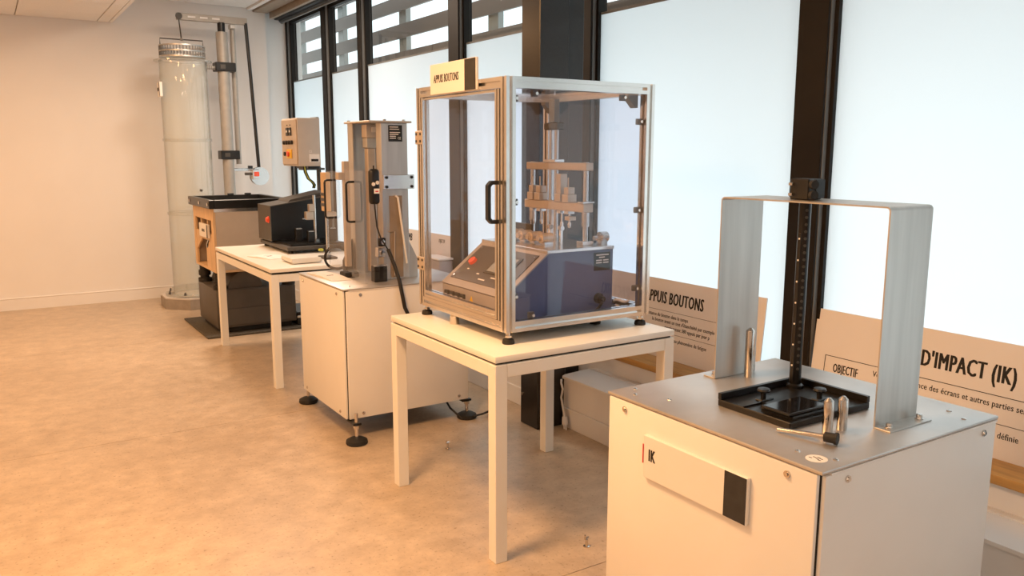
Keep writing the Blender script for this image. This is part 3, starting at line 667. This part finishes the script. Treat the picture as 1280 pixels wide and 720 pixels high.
for y in (3.08, 3.02, 2.955, 2.88, 2.80):
    q = G().cyl((1.93, y, zt+.028), (1.985, y, zt+.028), .021, seg=16).cyl((1.915, y, zt+.028), (1.93, y, zt+.028), .012, seg=12).obj('holder', 'bronze', bt)
    G().box(1.94, 1.98, y-.016, y+.016, zt, zt+.012, .001).obj('holder_foot', 'alu', q)
for y in (2.84, 2.76):
    q = G().box(2.0, 2.012, y-.006, y+.006, zt, zt+.065, .001).obj('stand', 'alu', bt)
    G().cyl((2.006, y-.012, zt+.07), (2.006, y+.012, zt+.07), .010, seg=12).obj('pin', 'chrome', q)
mo = G().cyl((2.105, 2.665, zt+.03), (2.135, 2.665, zt+.03), .010, seg=12).cyl((2.135, 2.665, zt+.034), (2.170, 2.665, zt+.034), .022, seg=18).box(2.13, 2.165, 2.65, 2.68, zt, zt+.02).obj('side_motor', 'chrome', bt)
# bundle of fittings in rear corner of the enclosure
fb = thing('cable_bundle', 'loose bundle of fittings and cable in the corner of the enclosure', 'cable', (2.205, 2.60, E0z+.016))
for k in range(3):
    G().tube([(2.205+.016*math.cos(t+k), 2.60+.03*math.sin(t), E0z+.0255+.011*k+.003*math.sin(3*t)) for t in [2*math.pi*i/20 for i in range(20)]], .005, 6, True).obj('loop', 'whiteplastic' if k != 1 else 'black', fb)

# ================================================================== POSTERS
def poster(label, ytop_left, width, hgt=.412, xb=2.925, tilt=5.5, th=.005):
    yc = ytop_left-width/2
    t = thing('foam_board_poster', label, 'poster', (xb, yc, .414), 'white posters leaning on the window sill'); WL[t] = Vector((0, 0, 0))
    G().box(0, th, -width/2, width/2, 0, hgt).obj('board', 'poster', t)
    t.rotation_euler = (0, R(tilt), 0)
    return t, yc
def ln(t, y0, y1, z0, z1): G().box(-.0008, .0002, min(y0, y1), max(y0, y1), z0, z1).obj('ruled_line', 'ink', t)
ZP = .414
p2, yc = poster('white poster headed TEST D\'IMPACT (IK) behind the nearest cabinet', 2.20, 1.20)
def tx(p, yc, s, y, z, hgt, sx, bold): text('lettering', s, 'ink', p, (0, y-yc, z-ZP), '-x', hgt, sx, bold)
tx(p2, yc, "TEST D'IMPACT (IK)", 1.862, .683, .062, .565, .105)
ln(p2, 2.136-yc, 1.05-yc, .634-ZP, .6365-ZP); ln(p2, 2.138-yc, 2.135-yc, .47-ZP, .6365-ZP)
tx(p2, yc, 'OBJECTIF', 2.095, .572, .036, .50, .09)
tx(p2, yc, 'Vérifier la résistance des écrans et autres parties sensibles', 1.912, .594, .0225, .82, .03)
ln(p2, 2.136-yc, 1.05-yc, .536-ZP, .538-ZP)
tx(p2, yc, 'définie', 1.412, .488, .0225, .82, .03)
p1, yc = poster('white poster headed APPUIS BOUTONS behind the enclosure table', 3.66, 1.185)
tx(p1, yc, 'APPUIS BOUTONS', 3.285, .700, .062, .54, .105)
ln(p1, 3.60-yc, 2.55-yc, .661-ZP, .6625-ZP)
tx(p1, yc, 'résistance du bouton dans le temps', 3.275, .628, .0190, .80, .03)
tx(p1, yc, "le bouton avant un test d'étanchéité par exemple", 3.215, .600, .0190, .80, .03)
tx(p1, yc, 'représentent 380 appuis par jour p', 3.115, .570, .0190, .80, .03)
ln(p1, 3.60-yc, 2.55-yc, .548-ZP, .5495-ZP)
tx(p1, yc, 'appareil au phénomène de fatigue', 3.115, .510, .0190, .80, .03)
p3, yc = poster('white poster on the sill seen between the steel tower and the enclosure', 6.62, 1.19, .435)
tx(p3, yc, 'USIMB', 6.315, .755, .062, .54, .105)
tx(p3, yc, 'OBJECTIF', 5.70, .785, .028, .60, .04)
# grey box on the sill seen through the door of the enclosure
sb = thing('grey_device', 'small grey device box on the sill seen through the enclosure door', 'device', (2.83, 5.50, .413))
G().box(2.785, 2.905, 5.36, 5.62, .413, .685, .015, 3).obj('case', 'mauve', sb)
G().box(2.782, 2.908, 5.355, 5.625, .685, .70, .005).obj('lid', 'whiteplastic', sb)

# ================================================================== FAR TABLE ITEMS
hm = thing('hooded_test_machine', 'black hooded test machine standing on the long white table', 'test machine', (1.98, 6.0, T2))
G().box(1.765, 2.24, 5.70, 6.38, T2+.022, T2+.05, .004).obj('base_plate', 'hood', hm)
G().box(1.80, 2.20, 5.74, 6.34, T2+.05, T2+.062, .003).obj('base_tray', 'blackanod', hm)
for x, y in ((1.80, 5.75), (2.20, 5.75), (1.80, 6.33), (2.20, 6.33)): G().lathe((x, y, T2), [(.018, 0), (.02, .004), (.016, .022)], 14).obj('foot', 'rubber', hm)
zh = T2+.062
G().prism([(1.752, zh), (1.758, zh), (1.758, 1.082), (2.22, 1.15), (2.22, zh), (2.226, zh), (2.226, 1.158), (1.752, 1.088)], 'y', 6.04, 6.36).obj('hood_shell', 'hood', hm)
G().box(1.757, 2.221, 6.352, 6.36, zh, 1.082).obj('back_panel', 'black', hm)
G().prism([(1.76, zh), (2.218, zh), (2.218, 1.148), (1.76, 1.080)], 'y', 6.10, 6.112).obj('dark_screen', 'black', hm)
G().prism([(1.90, 1.110), (2.20, 1.155), (2.20, 1.185), (1.92, 1.128)], 'y', 6.08, 6.34).obj('roof_cover', 'hood', hm)
es = G().lathe((1.752, 6.09, .985), [(.026, 0), (.026, -.004), (.019, -.005), (.019, -.016), (.014, -.02), (0, -.021)], 18, 'x').obj('emergency_stop', 'estop', hm); es['label'] = 'red emergency stop button'
zz = T2+.062
G().cyl((2.045, 5.92, zz), (2.045, 5.92, 1.165), .011, seg=12).lathe((2.045, 5.92, zz), [(.028, 0), (.028, .012), (.014, .02)], 14).obj('post', 'chrome', hm)
hb = G().box(1.975, 2.03, 5.895, 5.945, .985, 1.045, .003).box(2.0, 2.045, 5.90, 5.94, 1.045, 1.10, .003).obj('press_head', 'bronze', hm)
G().box(1.95, 1.985, 5.905, 5.935, .99, .998, .001).obj('lever', 'alu', hb)
for x, y, hh in ((1.90, 5.94, .10), (1.965, 5.86, .085), (2.13, 5.86, .10)):
    q = G().box(x, x+.05, y-.02, y+.02, zz, zz+hh, .003).obj('holder', 'black', hm); G().box(x+.004, x+.046, y-.021, y-.019, zz+hh-.008, zz+hh-.002).obj('edge', 'alu', q)
G().tube([(2.06, 5.70, T2+.03), (2.03, 5.66, T2+.02), (2.03, 5.60, T2+.0125)], .012).obj('cord', 'rubber', hm)
# control box on its stand
cbx = thing('control_box', 'beige control box on a dark pole above the hooded machine', 'control box', (2.10, 6.2, T2))
cbo = G().box(1.975, 2.145, 6.02, 6.39, 1.375, 1.728, .004, 2).obj('housing', 'beige', cbx)
G().box(1.967, 1.9745, 6.03, 6.38, 1.385, 1.718, .003).obj('front_door', 'bronze', cbx)
for k, y in enumerate((6.165, 6.235)):
    q = G().box(1.961, 1.967, y-.026, y+.026, 1.60, 1.66, .002).obj('gauge', 'black', cbx); G().box(1.960, 1.9615, y-.013, y+.013, 1.625, 1.64).obj('dial', 'whiteplastic', q)
    G().box(1.9655, 1.967, y-.012, y+.012, 1.675, 1.682).obj('print_mark', 'ink', cbx)
for y in (6.13, 6.19, 6.25, 6.31): G().lathe((1.967, y, 1.55), [(.016, 0), (.016, -.012), (.010, -.016), (0, -.017)], 14, 'x').obj('knob', 'black', cbx)
q = G().box(1.962, 1.967, 6.14, 6.26, 1.43, 1.50, .002).obj('main_switch_plate', 'yellow', cbx); G().lathe((1.962, 6.21, 1.465), [(.02, 0), (.02, -.012), (0, -.014)], 14, 'x').obj('main_switch', 'estop', q)
G().lathe((1.967, 6.31, 1.465), [(.016, 0), (.016, -.010), (0, -.012)], 14, 'x').obj('knob', 'black', cbx)
q = G().box(2.055, 2.135, 6.017, 6.0195, 1.405, 1.465, .001).obj('rating_plate', 'paper', cbx); G().box(2.07, 2.125, 6.0155, 6.017, 1.41, 1.428).obj('print_block', 'ink', q)
text('lettering', 'CE', 'paper', q, (2.055, 6.0195, 1.475), '-y', .018, .8)
G().box(2.147, 2.17, 6.10, 6.24, 1.37, 1.74, .003).obj('back_rail', 'framegrey', cbx)
G().box(2.06, 2.15, 6.06, 6.34, 1.355, 1.374, .003).obj('bracket', 'black', cbx)
G().box(2.245, 2.275, 6.385, 6.415, T2, 1.365, .003).box(2.10, 2.275, 6.30, 6.415, 1.34, 1.356, .002).obj('pole', 'hood', cbx)
for k, m in enumerate(('black', 'greenyellow', 'black')):
    o_ = .008*k
    G().tube([(2.03+o_, 6.08, 1.375), (2.035+o_, 6.08, 1.33), (2.06+o_, 6.09, 1.28), (2.10+o_, 6.12, 1.255), (2.135+o_, 6.18, 1.23), (2.15+o_, 6.24, 1.205)], .005, 6).obj('wire', m, cbx)
# timber fitting and small box on the table behind the guard
sbx = thing('switch_box_stand', 'pale switch box on a thin upright behind the clear guard', 'switch box', (1.93, 5.35, T2))
G().box(1.915, 1.95, 5.30, 5.40, 1.085, 1.345, .004).obj('switch_box', 'ply', sbx)
G().box(1.925, 1.94, 5.34, 5.36, T2, 1.085, .002).obj('upright', 'alu', sbx)
G().box(1.885, 1.975, 5.28, 5.42, T2, T2+.015, .003).obj('base', 'hood', sbx)
for z in (1.12, 1.155, 1.19): G().box(1.907, 1.915, 5.31, 5.39, z, z+.02, .003).obj('switch', 'hood', sbx)
G().box(1.905, 1.975, 5.27, 5.31, 1.055, 1.084, .004).obj('bracket', 'bronze', sbx)
pk = thing('paper_parcel', 'crumpled pale paper parcel in front of the black hooded machine', 'parcel', (1.94, 5.53, T2))
g = G().box(1.62, 1.82, 5.16, 5.38, T2, T2+.035, .012, 2); 
for v in g.bm.verts: v.co += Vector((random.uniform(-.006, .006), random.uniform(-.006, .006), random.uniform(0, .008)))
g.obj('wrapping', 'table', pk); G().box(1.93, 1.96, 5.51, 5.54, T2+.03, T2+.048, .004).obj('green_tag', 'greenyellow', pk)

# ================================================================== SHAKER
mt = tag(G().box(1.40, 2.45, 6.70, 7.62, 0, .016, .004).obj('rubber_mat', 'mat'), 'dark speckled rubber mat under the vibration table', 'mat')
sh = thing('vibration_table', 'charcoal vibration table base on the rubber mat', 'shaker', (1.83, 7.1, .016))
G().box(1.53, 2.12, 6.82, 7.38, .016, .06, .004).obj('plinth', 'rubber', sh)
bod = G().box(1.50, 2.15, 6.775, 7.42, .06, .375, .008, 2).obj('housing', 'shaker', sh)
G().box(1.535, 2.12, 6.770, 6.776, .08, .215, .002).obj('lower_panel', 'shaker', sh); G().box(1.535, 2.12, 6.770, 6.776, .219, .365, .002).obj('upper_panel', 'shaker', sh)
G().cyl((1.74, 6.80, .375), (1.74, 7.38, .375), .138, seg=36).obj('motor_drum', 'shaker', sh)
for x, y in ((1.545, 6.82), (1.545, 7.36), (2.105, 6.82), (2.105, 7.36)):
    f = G().lathe((x, y, .375), [(.055, 0), (.055, .03), (.038, .034), (.038, .05), (.05, .055), (.05, .10), (.04, .104), (.04, .143)], 18).obj('air_spring', 'rubber', sh)
G().box(2.16, 2.42, 6.78, 7.2, .016, .13, .006).obj('side_unit', 'black', sh)
G().box(2.158, 2.42, 6.774, 6.78, .08, .10, .001).obj('trim_strip', 'alu', sh)
# plywood test crate on top
cz0, cz1 = .518, 1.035
cr = thing('test_crate', 'plywood test crate with black rim standing on the vibration table', 'crate', (1.78, 7.1, cz0))
CX0, CX1, CY0, CY1 = 1.502, 2.08, 6.75, 7.47
G().box(CX0, CX1, CY0, CY1, cz0, cz0+.02, .003).obj('bottom_board', 'ply', cr)
G().box(CX0+.02, CX1, CY0, CY0+.016, cz0+.02, cz1, .002).obj('side_panel', 'crate', cr)
G().box(CX0+.01, CX1, CY0-.004, CY0, cz1-.03, cz1, .002).obj('top_strip', 'alu', cr)
G().box(CX0+.02, CX1, CY1-.016, CY1, cz0+.02, cz1, .002).obj('side_panel', 'crate', cr)
G().box(CX1-.016, CX1, CY0+.016, CY1-.016, cz0+.02, cz1, .002).obj('back_panel', 'crate', cr)
G().box(CX0+.22, CX0+.236, CY0+.016, CY1-.016, cz0+.02, cz1-.02).obj('inner_panel', 'ply', cr)
for y in (CY0, CY1-.07): G().box(CX0, CX0+.02, y, y+.07, cz0+.02, cz1, .002).obj('upright', 'ply', cr)
G().box(CX0, CX0+.02, CY0+.07, CY1-.07, cz1-.10, cz1, .002).obj('cross_board', 'ply', cr)
G().box(CX0+.004, CX0+.02, CY0+.07, CY1-.07, .765, .825, .002).obj('cross_board', 'ply', cr)
for y in (CY0+.22, CY0+.45): G().box(CX0+.006, CX0+.2, y, y+.02, .825, cz1-.10, .002).obj('divider', 'ply', cr)
G().prism([(CY0+.07, cz0+.02), (CY0+.30, cz0+.02), (CY0+.30, .70), (CY0+.18, .765), (CY0+.07, .765)], 'x', CX0+.004, CX0+.018).obj('gusset_board', 'ply', cr)
G().prism([(CY1-.07, .765), (CY1-.07, .66), (CY1-.28, .765)], 'x', CX0+.004, CX0+.018).obj('gusset_board', 'ply', cr)
pq = G().box(CX0-.02, CX0-.001, CY0+.12, CY0+.42, .79, .90, .002).obj('plaque', 'white', cr)
G().box(CX0-.0215, CX0-.0195, CY0+.122, CY0+.155, .792, .898).obj('black_patch', 'slatepatch', pq)
for k in range(3): G().box(CX0-.0212, CX0-.0198, CY0+.30-.035*k, CY0+.322-.035*k, .835, .857).obj('print_mark', 'ink', pq)
for k in range(3): G().tube([(CX0+.01, CY0+.25-.02*k, .77), (CX0+.0, CY0+.27-.02*k, .73), (CX0+.01, CY0+.30-.02*k, .70)], .007, 6).obj('wire', 'whiteplastic' if k % 2 else 'black', cr)
rm = G().box(CX0-.03, CX0+.01, CY0-.03, CY1+.03, cz1, cz1+.07, .004).box(CX1-.01, CX1+.03, CY0-.03, CY1+.03, cz1, cz1+.07, .004).box(CX0+.01, CX1-.01, CY0-.03, CY0+.01, cz1, cz1+.07, .004).box(CX0+.01, CX1-.01, CY1-.01, CY1+.03, cz1, cz1+.07, .004).obj('rim', 'blackanod', cr)
for y in (CY0+.0, CY0+.3, CY1-.05): G().box(CX0-.036, CX0-.03, y, y+.03, cz1+.02, cz1+.045, .002).obj('latch', 'chrome', rm)
G().box(CX0+.01, CX1-.01, CY0+.01, CY1-.01, cz1+.002, cz1+.012).obj('tray_liner', 'alu', cr)
for x in (1.80, 1.95): G().box(x, x+.05, CY1-.02, CY1+.02, cz1+.07, cz1+.085, .003).obj('catch', 'black', rm)
G().box(1.70, 1.78, CY0-.02, CY0, cz0+.03, cz0+.075, .003).obj('junction_box', 'whiteplastic', cr)

# ================================================================== CLEAR CYLINDER AND MAST
cx, cy, cr_ = 1.672, 8.36, .212
ct = thing('clear_test_cylinder', 'tall clear acrylic cylinder on an octagonal grey plinth', 'cylinder', (cx, cy, 0))
oc = [(cx+.34*math.cos(R(22.5+45*k)), cy+.34*math.sin(R(22.5+45*k))) for k in range(8)]
oc2 = [(cx+.335*math.cos(R(22.5+45*k)), cy+.335*math.sin(R(22.5+45*k))) for k in range(8)]
G().prism(oc, 'z', 0, .098).obj('plinth', 'base', ct); G().prism(oc2, 'z', .098, .108).obj('plinth_top', 'beige', ct)
G().lathe((cx, cy, .108), [(.285, 0), (.285, .022), (.24, .026), (.225, .07), (cr_+.002, .072), (cr_+.002, 0)], 40, closed=True).obj('collar', 'tubeglass', ct)
for k in range(8):
    a = R(10+45*k); x, y = cx+.262*math.cos(a), cy+.262*math.sin(a)
    G().lathe((x, y, .130), [(.012, 0), (.012, .016), (.007, .018), (.007, .028), (0, .029)], 8).obj('bolt', 'hood', ct)
secs = (.112, .90, 1.59, 2.31)
for a, b in zip(secs[:-1], secs[1:]):
    G().lathe((cx, cy, 0), [(cr_, a+.003), (cr_, b-.003), (cr_-.006, b-.003), (cr_-.006, a+.003)], 48, closed=True).obj('tube_section', 'tubeglass', ct)
for z in (.90, 1.59): 
    rg = G().lathe((cx, cy, 0), [(cr_+.008, z-.012), (cr_+.008, z+.012), (cr_-.008, z+.012), (cr_-.008, z-.012)], 48, closed=True).obj('joint_ring', 'tubeglass', ct)
G().lathe((cx, cy, 0), [(cr_+.045, 2.31), (cr_+.045, 2.322), (cr_-.02, 2.322), (cr_-.02, 2.31)], 48, closed=True).obj('top_flange', 'tubeglass', ct)
G().box(cx-cr_-.035, cx-cr_-.01, cy-.16, cy-.04, 1.98, 2.11, .003).obj('tag_plate', 'white', ct)
G().box(cx-cr_-.037, cx-cr_-.0345, cy-.155, cy-.14, 1.985, 2.105).box(cx-cr_-.037, cx-cr_-.0345, cy-.115, cy-.06, 2.03, 2.06).obj('print_mark', 'ink', ct)
for z in (1.12, .55): G().cyl((cx+.05, cy-cr_+.006, z), (cx+.05, cy-cr_-.016, z), .012, seg=10).obj('port', 'hood', ct)
# sample cage hanging above
sc_ = thing('sample_cage', 'perforated steel sample cage hanging above the clear cylinder', 'cage', (cx, cy, 2.345))
for z in (2.345, 2.395, 2.445):
    G().lathe((cx, cy, z), [(.205, 0), (.205, .012), (.192, .012), (.192, 0)], 40, closed=True).obj('hoop', 'steel', sc_)
bar = None
for k in range(44):
    a = 2*math.pi*k/44; p = (cx+.199*math.cos(a), cy+.199*math.sin(a))
    o = G().box(-.004+p[0], .004+p[0], -.004+p[1], .004+p[1], 2.352, 2.45).obj('bar', 'framegrey', sc_)
G().lathe((cx, cy, 2.347), [(.192, 0), (.192, .006), (0, .006)], 36).obj('mesh_floor', 'steel', sc_)
G().tube([(cx-.19, cy, 2.45), (cx-.19, cy, 2.515), (cx+.19, cy, 2.515), (cx+.19, cy, 2.45)], .006).obj('yoke', 'hood', sc_)
G().lathe((cx, cy, 2.515), [(.012, -.012), (.018, 0), (.012, .012), (.006, .014)], 12).obj('swivel', 'chrome', sc_)
G().tube([(cx, cy, 2.525), (cx-.005, cy, 2.60), (cx-.012, cy, 2.6935)], .006).obj('hanger', 'hood', sc_)
# mast
ms = thing('hoist_mast', 'grey steel mast with slotted arm lifting the sample cage', 'mast', (2.04, 8.38, 0))
G().cyl((2.045, 8.38, 0), (2.045, 8.38, 2.612), .054, seg=24).obj('pole', 'mast', ms)
G().cyl((2.045, 8.38, 2.612), (2.045, 8.38, 2.70), .035, seg=18).obj('mast_head', 'black', ms)
arm = G().box(cx-.03, 2.29, 8.36, 8.40, 2.694, 2.758, .004).obj('arm', 'mast', ms)
for x in (1.74, 1.85, 1.96): G().box(x, x+.07, 8.357, 8.3605, 2.719, 2.736, .001).obj('slot', 'whiteplastic', arm)
G().lathe((cx-.012, 8.355, 2.726), [(.03, 0), (.03, -.012), (.012, -.014), (0, -.014)], 16, 'y').obj('pulley', 'hood', arm)
G().cyl((2.165, 8.45, 1.36), (2.165, 8.45, 2.69), .026, seg=16).obj('thin_pole', 'mast', ms)
G().box(2.13, 2.18, 8.385, 8.47, 2.655, 2.694, .003).obj('thin_pole_bracket', 'steel', ms)
for z, wd in ((2.285, .085), (1.45, .08)):
    k_ = G().box(2.045-wd, 2.045+wd+.02, 8.315, 8.45, z-.042, z+.042, .005).obj('clamp', 'black', ms)
    G().box(2.00, 2.05, 8.309, 8.315, z-.02, z+.02, .002).obj('clamp_screw', 'hood', k_)
for k in range(5): G().lathe((1.892+.02*k, 8.37, 2.275), [(.02, 0), (.02, .008), (.012, .012), (.012, .018)], 10, 'x').obj('link', 'steel', ms)
G().tube([(2.275, 8.37, 2.71), (2.30, 8.37, 2.2), (2.335, 8.36, 1.31)], .017).obj('lifting_strap', 'black', ms)
G().box(2.09, 2.30, 8.36, 8.40, 1.29, 1.32, .003).obj('winch_bracket', 'alu', ms)
wn = G().lathe((2.335, 8.33, 1.24), [(.09, 0), (.09, .012), (.045, .014), (.045, .05), (.09, .052), (.09, .064), (0, .064)], 24, 'y').obj('winch_drum', 'alu', ms)
G().box(2.25, 2.32, 8.29, 8.36, 1.215, 1.31, .006).obj('winch_motor', 'alu', ms)
G().box(2.265, 2.315, 8.285, 8.292, 1.24, 1.285, .002).obj('winch_label', 'estop', wn)
G().cyl((2.18, 8.31, 1.265), (2.25, 8.31, 1.265), .014, seg=10).obj('winch_handle', 'hood', ms)
G().box(2.215, 2.255, 8.29, 8.33, 1.315, 1.345, .003).obj('winch_switch', 'black', ms)

# ================================================================== SMALL THINGS
def stud(label, x, y):
    t = thing('floor_anchor', label, 'anchor bolt', (x, y, 0), 'steel anchors left in the floor')
    G().lathe((x, y, 0), [(.013, 0), (.013, .003), (.006, .004), (.005, .03)], 12).obj('stem', 'chrome', t)
    G().cyl((x-.008, y, .036), (x+.008, y, .036), .004, seg=8).cyl((x-.008, y, .03), (x-.008, y, .048), .0035, seg=8).obj('wing', 'chrome', t)
stud('small steel floor anchor behind the square table legs', 1.857, 3.505)
stud('small steel floor anchor beside the nearest white cabinet', 1.812, 2.305)
wc = thing('white_power_cable', 'white power cable with plug hanging beside the black column', 'cable', (2.54, 3.47, 0))
G().tube([(2.548, 3.487, .262), (2.535, 3.47, .25), (2.535, 3.455, .22), (2.535, 3.468, .17), (2.535, 3.45, .11), (2.535, 3.435, .065)], .006).obj('lead', 'whiteplastic', wc)
G().cyl((2.535, 3.435, .07), (2.535, 3.43, .03), .014, .018, 12).cyl((2.535, 3.424, .032), (2.535, 3.42, .0), .004, seg=8).cyl((2.535, 3.44, .032), (2.535, 3.438, .0), .004, seg=8).obj('plug', 'whiteplastic', wc)
fc_ = tag(G().tube([(2.09, 3.99, .115), (2.10, 3.93, .06), (2.14, 3.86, .008), (2.25, 3.82, .03), (2.38, 3.92, .006), (2.50, 4.05, .006)], .006).obj('floor_cable', 'rubber'), 'thin black cable on the floor beside the tower cabinet foot', 'cable')
